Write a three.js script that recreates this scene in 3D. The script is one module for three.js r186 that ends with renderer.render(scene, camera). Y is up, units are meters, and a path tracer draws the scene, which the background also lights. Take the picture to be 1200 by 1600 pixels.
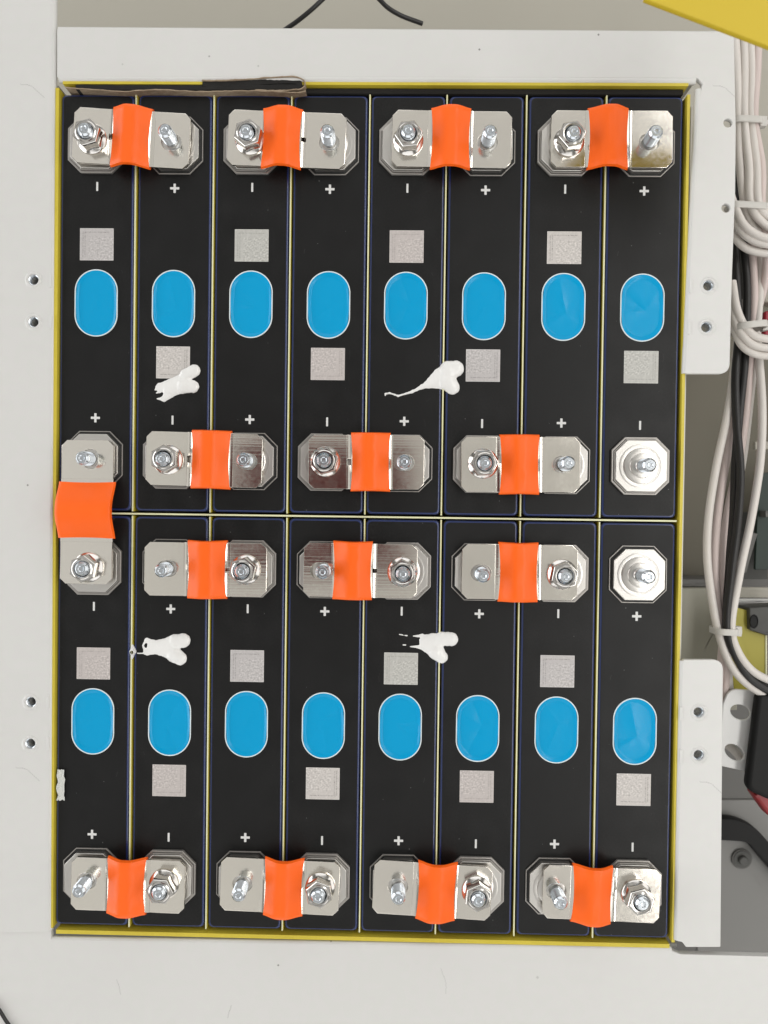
import * as THREE from 'three';
import { mergeGeometries, toCreasedNormals } from 'three/addons/utils/BufferGeometryUtils.js';
import { MarchingCubes } from 'three/addons/objects/MarchingCubes.js';
import { RectAreaLightUniformsLib } from 'three/addons/lights/RectAreaLightUniformsLib.js';
import { ImprovedNoise } from 'three/addons/math/ImprovedNoise.js';

// ------------------------------------------------------------------ camera, light, exposure
const MM = 0.001;
const scene = new THREE.Scene();
const CAM = [13.747, 316.44, -6.29];                       // mm, above the pack, looking straight down
const ROT = [0.0132488, 0.0175940, 0.0132937];             // small tilt and roll of the hand-held camera
const ang = Math.hypot(...ROT);
const camRot = new THREE.Matrix4().makeRotationAxis(new THREE.Vector3(...ROT).divideScalar(ang), ang);
const e = camRot.elements;                                 // rows of the rotation = camera right, down, forward in (x, z, depth)
const row = (i) => [e[i], e[4 + i], e[8 + i]];
const toWorld = ([x, z, d]) => new THREE.Vector3(x, -d, z);
const camera = new THREE.PerspectiveCamera(69, 0.75, 0.02, 12);
camera.position.set(CAM[0] * MM, CAM[1] * MM, CAM[2] * MM);
camera.up.copy(toWorld(row(1)).negate());
camera.lookAt(camera.position.clone().add(toWorld(row(2))));
camera.focus = 0.314; camera.userData.fStop = 10;

const renderer = new THREE.WebGLRenderer({ antialias: true });
renderer.setSize(768, 1024);
renderer.toneMapping = THREE.LinearToneMapping;
renderer.toneMappingExposure = 1.04;
renderer.shadowMap.enabled = true;
RectAreaLightUniformsLib.init();
scene.background = new THREE.Color(0, 0, 0);
const LIGHTS = [ // windows of the room: centre (mm), size, radiance, colour, facing, label
  { at: [1960, 900, 0], w: 2600, h: 1300, i: 1.3, c: [1, 0.98, 0.945], face: [-1, 0, 0], label: 'bright window in the wall right of the tray' },
  { at: [-1960, 560, 0], w: 2600, h: 1000, i: 3.1, c: [0.985, 0.995, 1], face: [1, 0, 0], label: 'window in the wall left of the tray' },
  { at: [1060, 1740, 0], w: 2600, h: 400, i: 5.0, c: [1, 0.985, 0.95], face: [0, -1, 0], lamp: true, label: 'long ceiling light to the right of the tray' },
  { at: [0, 900, -1960], w: 2600, h: 1300, i: 1.3, c: [1, 0.995, 0.985], face: [0, 0, 1], label: 'window in the wall beyond the top rail' },
  { at: [0, 900, 1960], w: 2600, h: 1300, i: 1.3, c: [1, 0.995, 0.985], face: [0, 0, -1], label: 'window in the wall behind the photographer' },
];
const FPX = 800 / Math.tan((69 / 2) * Math.PI / 180);
// where a point seen at (px, py) of the photograph lies when it is h mm above the cell tops
function U(px, py, h = 0) {
  const c = [(px - 600) / FPX, (py - 800) / FPX, 1], r = [row(0), row(1), row(2)];
  const d = [0, 1, 2].map((k) => r[0][k] * c[0] + r[1][k] * c[1] + r[2][k] * c[2]);
  const t = (CAM[1] - h) / d[2];
  return [CAM[0] + d[0] * t, h, CAM[2] + d[1] * t];
}

// ------------------------------------------------------------------ helpers
let seed = 7;
const rnd = () => { seed = (seed * 1664525 + 1013904223) >>> 0; return seed / 4294967296; };
const rr = (a, b) => a + (b - a) * rnd();
const noise = new ImprovedNoise();
const smooth = (t) => { t = Math.max(0, Math.min(1, t)); return t * t * (3 - 2 * t); };
const counts = {};
const numbered = (n) => { const k = counts[n] = (counts[n] ?? -1) + 1; return k ? `${n}_${String(k).padStart(3, '0')}` : n; };
const scaled = new WeakSet();
function mmGeo(g) { if (!scaled.has(g)) { g.scale(MM, MM, MM); scaled.add(g); } return g; }
function obj(name, geo, mat, parent = scene) {
  const list = Array.isArray(geo) ? geo : [geo];
  const g = list.length > 1 ? mergeGeometries(list.map(clean)) : clean(list[0]);
  const m = new THREE.Mesh(mmGeo(g), mat);
  m.name = parent === scene ? numbered(name) : name; m.castShadow = m.receiveShadow = true;
  parent.add(m); return m;
}
const cleaned = new WeakMap();
function clean(g) {
  if (scaled.has(g)) return g;
  if (cleaned.has(g)) return cleaned.get(g);
  let o = g.index ? g.toNonIndexed() : g;
  for (const k of Object.keys(o.attributes)) if (!['position', 'normal', 'uv'].includes(k)) o.deleteAttribute(k);
  if (!o.attributes.normal) o.computeVertexNormals();
  boxUV(o); cleaned.set(g, o); return o;
}
function boxUV(g) {                                        // uv in millimetres, from the face's main direction
  if (g.userData.keepUV) return;
  const p = g.attributes.position, n = g.attributes.normal, uv = new Float32Array(p.count * 2);
  for (let i = 0; i < p.count; i++) {
    const ax = Math.abs(n.getX(i)), ay = Math.abs(n.getY(i)), az = Math.abs(n.getZ(i));
    const x = p.getX(i), y = p.getY(i), z = p.getZ(i);
    if (ay >= ax && ay >= az) { uv[2 * i] = x; uv[2 * i + 1] = -z; } else if (ax >= az) { uv[2 * i] = z; uv[2 * i + 1] = y; } else { uv[2 * i] = x; uv[2 * i + 1] = y; }
  }
  g.setAttribute('uv', new THREE.BufferAttribute(uv, 2));
}
function thing(name, label, category, [x, y, z] = [0, 0, 0], turn = 0, group) {
  const o = new THREE.Group(); o.name = numbered(name); scene.add(o);
  o.position.set(x * MM, y * MM, z * MM); o.rotation.y = turn;
  o.userData = { label, category }; if (group) o.userData.group = group;
  return o;
}
function tag(o, label, category, group) { o.userData.label = label; o.userData.category = category; if (group) o.userData.group = group; return o; }
function struct(name, geo, mat, label) { const o = obj(name, geo, mat); o.userData.kind = 'structure'; if (label) o.userData.label = label; return o; }
function dup(root, [x, y, z], turn, label) {
  const r = root.clone(); r.name = numbered(root.name.replace(/_\d{3}$/, '')); scene.add(r);
  r.position.set(x * MM, y * MM, z * MM); r.rotation.set(0, turn, 0);
  r.userData = { ...root.userData, label };
  return r;
}
const box = (w, h, d, x = 0, y = 0, z = 0) => new THREE.BoxGeometry(w, h, d).translate(x, y, z);
function poly(pts, cls = THREE.Shape) { const s = new cls(); pts.forEach(([x, y], i) => i ? s.lineTo(x, y) : s.moveTo(x, y)); s.closePath(); return s; }
// polygon with corners rounded by its own radius: [x, z, r]
function roundPoly(pts, cls = THREE.Shape) {
  const s = new cls(), n = pts.length;
  for (let i = 0; i < n; i++) {
    const [x, y, r = 0] = pts[i], a = pts[(i + n - 1) % n], b = pts[(i + 1) % n];
    if (!r) { i ? s.lineTo(x, y) : s.moveTo(x, y); continue; }
    const la = Math.hypot(a[0] - x, a[1] - y), lb = Math.hypot(b[0] - x, b[1] - y);
    const p = [x + (a[0] - x) / la * r, y + (a[1] - y) / la * r], q = [x + (b[0] - x) / lb * r, y + (b[1] - y) / lb * r];
    i ? s.lineTo(...p) : s.moveTo(...p); s.quadraticCurveTo(x, y, ...q);
  }
  s.closePath(); return s;
}
const roundRect = (w, h, r, x = 0, y = 0, cls = THREE.Shape) => roundPoly([[x - w / 2, y - h / 2, r], [x + w / 2, y - h / 2, r], [x + w / 2, y + h / 2, r], [x - w / 2, y + h / 2, r]], cls);
function circlePath(x, y, r) { const p = new THREE.Path(); p.absarc(x, y, r, 0, Math.PI * 2, true); return p; }
function stadium(w, h, cls = THREE.Shape, x = 0, y = 0) {  // upright stadium
  const s = new cls(), r = w / 2, k = h / 2 - r;
  s.moveTo(x + r, y - k); s.lineTo(x + r, y + k); s.absarc(x, y + k, r, 0, Math.PI, false); s.lineTo(x - r, y - k); s.absarc(x, y - k, r, Math.PI, 2 * Math.PI, false);
  return s;
}
// shape given in (x, z) extruded downwards from height top; bevel kept inside the outline
function slab(shape, top, depth, bevel = 0.3, seg = 2, curve = 14) {
  const g = new THREE.ExtrudeGeometry(shape, { depth: Math.max(depth - 2 * bevel, 0.01), bevelEnabled: bevel > 0, bevelThickness: bevel, bevelSize: bevel, bevelOffset: -bevel, bevelSegments: seg, curveSegments: curve });
  g.rotateX(Math.PI / 2); g.translate(0, top - bevel, 0);   // (x, y, 0) -> (x, 0, y), grows down
  return seg > 1 ? flatCaps(toCreasedNormals(g, 0.6)) : g;
}
function flatCaps(g) {                                     // level faces keep one normal, only the rounded edge is smooth
  const p = g.attributes.position, n = g.attributes.normal, a = new THREE.Vector3(), b = new THREE.Vector3(), c = new THREE.Vector3();
  for (let i = 0; i < p.count; i += 3) {
    a.fromBufferAttribute(p, i); b.fromBufferAttribute(p, i + 1).sub(a); c.fromBufferAttribute(p, i + 2).sub(a); b.cross(c).normalize();
    if (Math.abs(b.y) > 0.99 || Math.abs(b.z) > 0.9999 || Math.abs(b.x) > 0.9999) for (let k = 0; k < 3; k++) n.setXYZ(i + k, b.x, b.y, b.z);
  }
  return g;
}
const lathe = (pts, n = 40, crease = 0.5) => toCreasedNormals(new THREE.LatheGeometry(pts.map(([x, y]) => new THREE.Vector2(x, y)), n), crease);

// ------------------------------------------------------------------ textures
function dataTex(w, h, f, srgb = false, rep = 1, ry = rep) {
  const d = new Uint8Array(w * h * 4);
  for (let y = 0; y < h; y++) for (let x = 0; x < w; x++) { const c = f(x, y); d.set([c[0], c[1], c[2], 255].map((v) => Math.max(0, Math.min(255, v))), (y * w + x) * 4); }
  const t = new THREE.DataTexture(d, w, h); t.wrapS = t.wrapT = THREE.RepeatWrapping; t.magFilter = t.minFilter = THREE.LinearFilter;
  if (srgb) t.colorSpace = THREE.SRGBColorSpace; t.repeat.set(1 / rep, 1 / ry); t.offset.set(0.5, 0.5); t.needsUpdate = true; return t;
}
const tile = (x, y, per, s, z = 0) => { // tileable noise on a per x per lattice
  const a = x / per, b = y / per, n = (u, v) => noise.noise(u * s, v * s, z);
  return n(a, b) * (1 - a) * (1 - b) + n(a - 1, b) * a * (1 - b) + n(a, b - 1) * (1 - a) * b + n(a - 1, b - 1) * a * b;
};
const grainBump = dataTex(256, 256, (x, y) => { const v = 128 + 60 * tile(x, y, 256, 40, 1) + 40 * tile(x, y, 256, 80, 2); return [v, v, v]; }, false, 30);
const brushBump = (() => { // long fine scratches along x
  const w = 512, h = 256, a = new Float32Array(w * h).fill(128); seed = 91;
  for (let k = 0; k < 900; k++) { const y = Math.floor(rnd() * h), x0 = Math.floor(rnd() * w), L = 60 + rnd() * 400, s = rr(-22, 22); for (let i = 0; i < L; i++) a[y * w + (x0 + i) % w] += s * Math.sin(Math.PI * i / L); }
  return dataTex(w, h, (x, y) => { const v = a[y * w + x] + 45 * tile(x / 2, y, 256, 5, 3); return [v, v, v]; }, false, 60, 30);
})();
const brushWide = brushBump.clone(); brushWide.repeat.set(1 / 110, 1 / 85); brushWide.needsUpdate = true;
const platedRough = dataTex(256, 256, (x, y) => { const v = 150 + 70 * tile(x, y, 256, 6, 5) + 60 * tile(x, y, 256, 30, 8); return [v, v, v]; }, false, 40);
const scuffBump = (() => { // circular machining marks are drawn by the lathe; this is pitting
  return dataTex(256, 256, (x, y) => { const v = 128 + 80 * tile(x, y, 256, 25, 11) + 60 * tile(x, y, 256, 70, 12); return [v, v, v]; }, false, 16);
})();
const paintMap = (() => { // off-white powder coat with faint mottling and a few dark specks and scuffs
  const w = 1024, a = new Float32Array(w * w); seed = 15;
  for (let k = 0; k < 22; k++) { const x = Math.floor(rnd() * w), y = Math.floor(rnd() * w), s = rr(20, 110), r = rnd() < 0.15 ? 2.2 : 1.2; for (let j = -4; j <= 4; j++) for (let i = -4; i <= 4; i++) if (Math.hypot(i, j) < r) a[((y + j + w) % w) * w + (x + i + w) % w] -= s; }
  for (let k = 0; k < 16; k++) { let x = rnd() * w, y = rnd() * w, t = rnd() * 6.3; const L = rr(8, 50), s = rr(6, 34); for (let i = 0; i < L; i++) { x += Math.cos(t); y += Math.sin(t); t += rr(-0.1, 0.1); a[((y | 0) + 2 * w) % w * w + ((x | 0) + 2 * w) % w] -= s; } }
  return dataTex(w, w, (x, y) => { const v = 211 + 2.2 * tile(x, y, w, 5, 20) + 1.5 * tile(x, y, w, 60, 21) + a[y * w + x]; return [v, v - 0.5, v - 3]; }, true, 290);
})();
const coverMaps = [0, 1, 2, 3].map((k) => { // black film: nearly black with dust, lint and hair scratches
  const w = 256, h = 1024, a = new Float32Array(w * h); seed = 300 + k * 17;
  const put = (x, y, v) => { x |= 0; y |= 0; if (x >= 0 && y >= 0 && x < w && y < h) a[y * w + x] = Math.max(a[y * w + x], v); };
  for (let i = 0; i < 34; i++) { const x = rnd() * w, y = rnd() * h, v = rnd() < 0.22 ? rr(110, 220) : rr(15, 70); put(x, y, v); if (rnd() < 0.4) put(x + 1, y, v * 0.8); if (rnd() < 0.25) put(x, y + 1, v * 0.8); }
  for (let i = 0; i < 7; i++) { let x = rnd() * w, y = rnd() * h, t = rnd() * 6.3; const L = rr(6, 24), s = rr(14, 60); for (let j = 0; j < L; j++) { x += Math.cos(t); y += Math.sin(t); t += rr(-0.25, 0.25); put(x, y, s); } }
  return dataTex(w, h, (x, y) => { const v = 13 + 2.5 * tile(x, y, 256, 5, 30 + k) + 3 * tile(x, y, 256, 50, 40 + k) + a[y * w + x]; return [v, v, v + 0.5]; }, true, 33, 180);
});
const coverRough = dataTex(256, 256, (x, y) => { const v = 112 + 34 * tile(x, y, 256, 4, 50) + 20 * tile(x, y, 256, 40, 51); return [v, v, v]; }, false, 60);
const labelMaps = [0, 1, 2, 3].map((k) => { // laser-etched patch: pale, finely hatched, faint rows of illegible print along two sides
  const w = 160, a = new Float32Array(w * w); seed = 500 + k * 31;
  const s = [60, 34, 44, 70][k];
  for (const r of [12, 22]) for (let x = 14; x < 140; x++) if (rnd() < 0.7) for (let j = 0; j < 5; j++) if (rnd() < 0.5) a[(x) * w + r + j] -= s * rr(0.5, 1.2);
  for (let x = 16; x < 140; x++) if (rnd() < 0.7) for (let j = 0; j < 5; j++) if (rnd() < 0.5) a[(w - 22 + j) * w + x] -= s * rr(0.5, 1.2);
  const base = [[186, 182, 181], [188, 181, 178], [184, 183, 178], [196, 191, 187]][k];
  return dataTex(w, w, (x, y) => { const ed = Math.min(x, y, w - 1 - x, w - 1 - y) < 3 ? 12 : 0; const v = a[y * w + x] + ed + 2 * ((y % 3) - 1) + 7 * noise.noise(x / 14, y / 14, k) + 12 * noise.noise(x / 8, y / 8, k + 5) * (x > 40 && y < 118 ? 2.6 : 0.6); return base.map((c) => c + v); }, true, 14.4, 13.6);
});
const kraftMap = dataTex(256, 128, (x, y) => { const v = 40 * tile(x, y * 2, 256, 20, 60) + 30 * tile(x, y * 2, 256, 70, 61); return [150 + v, 133 + v, 112 + v]; }, true, 60, 30);
const boardMap = dataTex(256, 256, (x, y) => { const v = 10 * tile(x, y, 256, 9, 70) + 7 * tile(x, y, 256, 60, 71); return [206 + v, 187 + v, 62 + v]; }, true, 60);

// ------------------------------------------------------------------ materials
const L = (r, g, b) => new THREE.Color().setRGB(r, g, b);
const std = (o) => new THREE.MeshStandardMaterial(o), phys = (o) => new THREE.MeshPhysicalMaterial(o);
const M = {
  paint: std({ map: paintMap, color: L(1, 1, 1), roughness: 0.36, bumpMap: grainBump, bumpScale: 0.000012 }),
  board: std({ map: boardMap, roughness: 0.38 }),
  boardEdge: std({ color: L(0.76, 0.76, 0.50), roughness: 0.5, bumpMap: grainBump, bumpScale: 0.00004 }),
  film: phys({ color: L(0.010, 0.028, 0.14), roughness: 0.3, clearcoat: 0.7, clearcoatRoughness: 0.18 }),
  vent: phys({ color: L(0.0, 0.325, 0.62), roughness: 0.26, specularIntensity: 0.5 }),
  rim: std({ color: L(0.72, 0.80, 0.82), roughness: 0.35 }),
  mark: std({ color: L(0.72, 0.72, 0.71), roughness: 0.55 }),
  gasketGrey: std({ color: L(0.40, 0.38, 0.36), metalness: 0.75, roughness: 0.42, bumpMap: scuffBump, bumpScale: 0.00003 }),
  gasketBlack: std({ color: L(0.012, 0.012, 0.012), roughness: 0.5 }),
  alu: std({ color: L(0.68, 0.66, 0.63), metalness: 1, roughness: 0.36, bumpMap: scuffBump, bumpScale: 0.00002 }),
  aluRing: std({ color: L(0.70, 0.68, 0.65), metalness: 1, roughness: 0.3, bumpMap: scuffBump, bumpScale: 0.00003 }),
  nickel: std({ color: L(0.93, 0.89, 0.82), metalness: 1, roughness: 0.27, roughnessMap: platedRough, bumpMap: brushBump, bumpScale: 0.0000045 }),
  brushed: std({ color: L(0.93, 0.89, 0.81), metalness: 1, roughness: 0.27, roughnessMap: platedRough, bumpMap: brushWide, bumpScale: 0.00007 }),
  steel: std({ color: L(0.62, 0.60, 0.575), metalness: 1, roughness: 0.16, bumpMap: scuffBump, bumpScale: 0.000006 }),
  zinc: std({ color: L(0.60, 0.64, 0.68), metalness: 1, roughness: 0.27 }),
  orange: phys({ color: L(1.0, 0.134, 0.005), roughness: 0.42, specularIntensity: 0.8, bumpMap: grainBump, bumpScale: 0.00004 }),
  glue: phys({ color: L(0.80, 0.795, 0.78), roughness: 0.26, clearcoat: 0.4, clearcoatRoughness: 0.2 }),
  foam: std({ color: L(0.012, 0.011, 0.010), roughness: 0.95, bumpMap: scuffBump, bumpScale: 0.0002 }),
  kraft: std({ map: kraftMap, roughness: 0.9, side: THREE.DoubleSide, bumpMap: grainBump, bumpScale: 0.0001 }),
  tape: phys({ color: L(0.62, 0.63, 0.60), roughness: 0.35, side: THREE.DoubleSide }),
  cableWhite: std({ color: L(0.70, 0.66, 0.62), roughness: 0.45, bumpMap: grainBump, bumpScale: 0.00003 }),
  cablePink: std({ color: L(0.66, 0.56, 0.53), roughness: 0.45 }),
  cableBlack: std({ color: L(0.012, 0.011, 0.011), roughness: 0.4 }),
  tie: phys({ color: L(0.72, 0.70, 0.66), roughness: 0.4, transmission: 0.2, thickness: 0 }),
  wallGrey: std({ color: L(0.40, 0.38, 0.325), roughness: 0.6, bumpMap: grainBump, bumpScale: 0.00005 }),
  wallBrown: std({ color: L(0.135, 0.122, 0.090), roughness: 0.6, bumpMap: grainBump, bumpScale: 0.00005 }),
  plateGrey: std({ color: L(0.20, 0.197, 0.188), roughness: 0.45 }),
  darkGrey: std({ color: L(0.07, 0.07, 0.065), roughness: 0.55 }),
  midGrey: std({ color: L(0.11, 0.107, 0.10), roughness: 0.5 }),
  blackPlastic: phys({ color: L(0.007, 0.007, 0.007), roughness: 0.5, specularIntensity: 0.45, bumpMap: grainBump, bumpScale: 0.00006 }),
  red: std({ color: L(0.30, 0.02, 0.025), roughness: 0.4 }),
  green: std({ color: L(0.006, 0.022, 0.015), roughness: 0.5 }),
  coverYellow: std({ color: L(0.62, 0.455, 0.022), roughness: 0.5, bumpMap: grainBump, bumpScale: 0.00004 }),
  ceiling: std({ color: L(0.78, 0.77, 0.745), roughness: 0.9 }),
  roomWall: std({ color: L(0.40, 0.39, 0.37), roughness: 0.9 }),
  white: std({ color: L(0.78, 0.78, 0.77), roughness: 0.4 }),
  maroon: std({ color: L(0.40, 0.10, 0.10), roughness: 0.6 }),
  glass: phys({ color: L(0.01, 0.01, 0.012), roughness: 0.05 }),
};
const covers = coverMaps.map((t) => phys({ map: t, roughness: 1.0, roughnessMap: coverRough, specularIntensity: 0.68 }));
const labels = labelMaps.map((t) => std({ map: t, roughness: 0.45, metalness: 0.0 }));

// ------------------------------------------------------------------ room outside the frame (what the metal mirrors)
struct('ceiling', box(4400, 60, 4400, 0, 1780, 0), M.ceiling, 'pale ceiling above the open battery tray');
struct('wall', box(60, 2400, 4400, -2000, 550, 0), M.roomWall, 'pale wall left of the tray');
struct('wall', box(60, 2400, 4400, 2000, 550, 0), M.roomWall, 'pale wall right of the tray');
struct('wall', box(3940, 2400, 60, 0, 550, -2000), M.roomWall, 'pale wall beyond the top rail');
struct('wall', box(3940, 2400, 60, 0, 550, 2000), M.roomWall, 'pale wall behind the photographer');
for (const s of LIGHTS) {
  const n = new THREE.Vector3(...s.face), pos = new THREE.Vector3(...s.at);
  const g = new THREE.PlaneGeometry(s.w, s.h);
  const m = obj(s.lamp ? 'ceiling_light' : 'window_pane', g, new THREE.MeshStandardMaterial({ color: 0x000000, roughness: 1, emissive: L(...s.c), emissiveIntensity: s.i * 0.5 }));
  m.position.copy(pos).multiplyScalar(MM); m.lookAt(m.position.clone().add(n));
  tag(m, s.label, s.lamp ? 'ceiling light' : 'window');
  if (s.lamp) m.rotateZ(Math.PI / 2);
  const l = new THREE.RectAreaLight(L(...s.c), s.i * 0.7, s.w * MM, s.h * MM);
  l.position.copy(pos.clone().addScaledVector(n, 6)).multiplyScalar(MM); l.lookAt(l.position.clone().add(n)); if (s.lamp) l.rotateZ(Math.PI / 2); scene.add(l);
}

// ------------------------------------------------------------------ cabinet behind and below
const FLOORH = -140;
struct('cabinet_back', box(520, 4, 180, 0, -92, -240), M.wallGrey, 'grey cabinet sheet metal beyond the top rail');
struct('cabinet_floor', box(700, 4, 700, 0, FLOORH, 60), M.midGrey, 'grey sheet metal floor of the cabinet under the tray');

// ------------------------------------------------------------------ battery tray
const HT = 3, HL = 2.2, HB = 1.6;
const P2 = (x, y, h) => { const u = U(x, y, h); return [u[0], u[2]]; };
const PR = (x, y, h, r) => [...P2(x, y, h), r];
const tray = thing('battery_tray', 'white powder-coated sheet metal battery tray framing the black cells', 'battery tray');
{
  const hole = (px, py, h, r) => circlePath(...P2(px, py, h), r);
  const rail = roundPoly([PR(89, 45, HT, 0.3), PR(1147, 52, HT, 1), PR(1150, 200, HT, 0), PR(1149, 300, HT, 0), PR(1144, 430, HT, 0), PR(1140, 584, HT, 4.5), PR(1072, 584, HT, 0.6), PR(1093, 150, HT, 0.5), PR(1098, 131, HT, 0.4), PR(1090, 122, HT, 0.6), PR(89, 120, HT, 0.3)]);
  const fold = (x0, y0, x1, y1, h, r = 1.5) => { // rounded bend of the sheet along an edge
    const a = new THREE.Vector3(...U(x0, y0, h)), b = new THREE.Vector3(...U(x1, y1, h)), d = b.clone().sub(a), L2 = d.length();
    const g = new THREE.CylinderGeometry(r, r, L2, 28, 1).rotateX(Math.PI / 2); g.lookAt(d); g.translate((a.x + b.x) / 2, h - r + 0.004, (a.z + b.z) / 2); obj('folded_edge', g, M.paint, tray);
  };
  fold(90, 45, 1146, 52, HT); fold(91, 121, 1088, 124, HT); fold(1093, 138, 1072, 583, HT, 1.4); fold(1068, 1033, 1059, 1470, HT, 1.3);
  fold(81, -50, 80, 130, HL, 1.6); fold(80, 130, 74, 1455, HL, 1.6); fold(62, 1470, 1050, 1486, HB, 1.4);
  for (const [x, y, r] of [[1137.5, 192, 1.8], [1134.5, 325, 1.8], [1107, 446, 2.7], [1104, 511, 2.7]]) rail.holes.push(hole(x, y, HT, r));
  const slots = (s, list, h) => { for (const [x, y] of list) { const c = P2(x, y, h); s.holes.push(roundRect(1.1, 6.2, 0.5, c[0], c[1], THREE.Path)); } };
  obj('top_rail', slab(rail, HT, 2.4, 0.3, 3), M.paint, tray);
  const left = roundPoly([PR(-60, -60, HL, 0), PR(81, -60, HL, 0), PR(80, 130, HL, 0), PR(74, 1456, HL, 0.4), PR(-60, 1458, HL, 0)]);
  for (const [x, y] of [[52, 437], [52, 503], [48, 1097], [47, 1162]]) left.holes.push(hole(x, y, HL, 2.7));
  obj('side_panel', slab(left, HL, 0.56, 0.18, 2), M.paint, tray);
  const bot = roundPoly([PR(-60, 1440, HB, 0), PR(78, 1440, HB, 0), PR(80, 1468, HB, 0), PR(560, 1478, HB, 0), PR(1050, 1486, HB, 0.5), PR(1062, 1491, HB, 0.8), PR(1290, 1497, HB, 0), PR(1290, 1720, HB, 0), PR(-60, 1720, HB, 0)]);
  obj('bottom_panel', slab(bot, HB, 3, 0.3, 3), M.paint, tray);
  const fl = roundPoly([PR(1068, 1031, HT, 0.4), PR(1130, 1031, HT, 4.5), PR(1128, 1250, HT, 0), PR(1126, 1480, HT, 0.5), PR(1072, 1480, HT, 0.4), PR(1066, 1472, HT, 0.5), PR(1059, 1471, HT, 0.3)]);
  for (const [x, y] of [[1092, 1113], [1092, 1180]]) fl.holes.push(hole(x, y, HT, 2.7));
  obj('side_flange', slab(fl, HT, 2.4, 0.3, 3), M.paint, tray);
  // collars pressed up around the threaded holes, half-moon slots by the folded edges, walls of the tray
  const collar = (r, shut) => { const g = lathe([...(shut ? [[0.001, -14], [r, -14]] : []), [r, -7], [r - 0.15, -3], [r, -2.4], [r - 0.15, -1.8], [r, -1.2], [r - 0.15, -0.6], [r, 0.1], [r + 0.25, 0.34], [r + 0.7, 0.36], [r + 1.15, 0.14], [r + 1.5, -0.05], [r + 1.5, -0.5]], 32, 0.35), p = g.attributes.position; for (let i = 0; i < p.count; i++) if (p.getY(i) > -0.02) p.setY(i, p.getY(i) + 0.22 * noise.noise(p.getX(i) * 1.1 + rr(0, 0), 3.3 + coll, p.getZ(i) * 1.1)); coll += 2.7; g.computeVertexNormals(); return g; }; let coll = 0;
  for (const [x, y, h] of [[1107, 446, HT], [1104, 511, HT], [52, 437, HL], [52, 503, HL], [48, 1097, HL], [47, 1162, HL], [1092, 1113, HT], [1092, 1180, HT]]) { const c = U(x, y, h); obj('threaded_collar', collar(2.3, h === HL).translate(c[0], h, c[2]), M.paint, tray); obj('thread_insert', lathe([[2.28, -2.6], [1.85, -2.4], [2.1, -2.1], [1.85, -1.8], [2.1, -1.5], [1.85, -1.2], [2.1, -0.9], [1.9, -0.6], [2.28, -0.35]], 24, 0.3).translate(c[0], h, c[2]), M.zinc, tray); }
  for (const [x, y, h] of [[79, 438, HL], [79, 503, HL], [75, 1097, HL], [75, 1162, HL], [1079, 447, HT], [1077, 512, HT], [1064, 1115, HT], [1064, 1182, HT]]) { const c = U(x, y, h); obj('pressed_rib', slab(roundRect(1.3, 6, 0.6, c[0], c[2]), h + 0.28, 0.8, 0.25, 3), M.paint, tray); }
  const x0 = U(86, 800, 0)[0] - 1.6, z0 = U(600, 128, 0)[2] - 0.6, z1 = U(600, 1468, 0)[2] + 1;
  obj('tray_wall', box(1.5, 110, z1 - z0, x0 - 1.2, -60, (z0 + z1) / 2), M.paint, tray);
  obj('tray_wall', box(270, 110, 1.5, 2, -60, z0 - 2), M.paint, tray);
  obj('tray_wall', box(270, 110, 1.5, 2, -60, z1 + 1.5), M.paint, tray);
  obj('tray_wall', box(1.5, 110, 352, 135.8, -60, 0), M.paint, tray);
}

// ------------------------------------------------------------------ insulating boards
tag(obj('insulation_board', box(1.5, 80, 358, -132.3, -38.4, -0.6), M.board), 'yellow insulating board along the left side of the pack', 'insulation board', 'yellow boards lining the tray');
tag(obj('insulation_board', box(1.2, 80, 356, 132.95, -38.3, 0.3), M.board), 'yellow insulating board along the right side of the pack', 'insulation board', 'yellow boards lining the tray');
tag(obj('insulation_board', box(262, 80, 1.2, 1.4, -37.6, -181.4), M.board), 'yellow insulating board under the top rail', 'insulation board', 'yellow boards lining the tray');
tag(obj('insulation_board', box(262, 80, 1.7, 0.6, -38.8, 180.2), M.board), 'yellow insulating board along the bottom panel', 'insulation board', 'yellow boards lining the tray');
tag(obj('foam_strip', box(190, 30, 2.0, 36, -14.6, -179.3), M.foam), 'thin black foam strip squeezed between the top yellow board and the cells', 'foam strip');
const ORD = ['first', 'second', 'third', 'fourth', 'fifth', 'sixth', 'seventh', 'eighth'];
const DX = [0.01, 0.18, 0.03, 0.08, -0.5, -0.08, 0.28];
const lineX = [-131.2, ...DX.map((d, i) => -99 + 33 * i + d), 131.9];
const sheetG = toCreasedNormals(box(1.0, 60, 176.6), 0.3);
[-1, 1].forEach((s, r) => { for (let i = 1; i < 8; i++) {
  const g = thing('divider_sheet', `pale yellow insulating strip between ${ORD[i - 1]} and ${ORD[i]} cell of the ${r ? 'lower' : 'upper'} row`, 'divider sheet', [lineX[i], -29.2, s * 89.3], 0, 'yellow strips between the cells');
  obj('board', box(0.65, 59, 176.8), M.board, g); obj('cut_edge', box(0.5, 0.5, 176.8, -0.04, 29.76, 0), M.boardEdge, g);
} });
{ const g = thing('divider_sheet', 'long pale yellow insulating strip between the upper and lower rows of cells', 'divider sheet', [0.5, -29.2, 0.1], 0, 'yellow strips between the cells');
  obj('board', box(262, 59, 0.75), M.board, g); obj('cut_edge', box(262, 0.5, 0.7, 0, 29.76, 0), M.boardEdge, g); }

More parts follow.
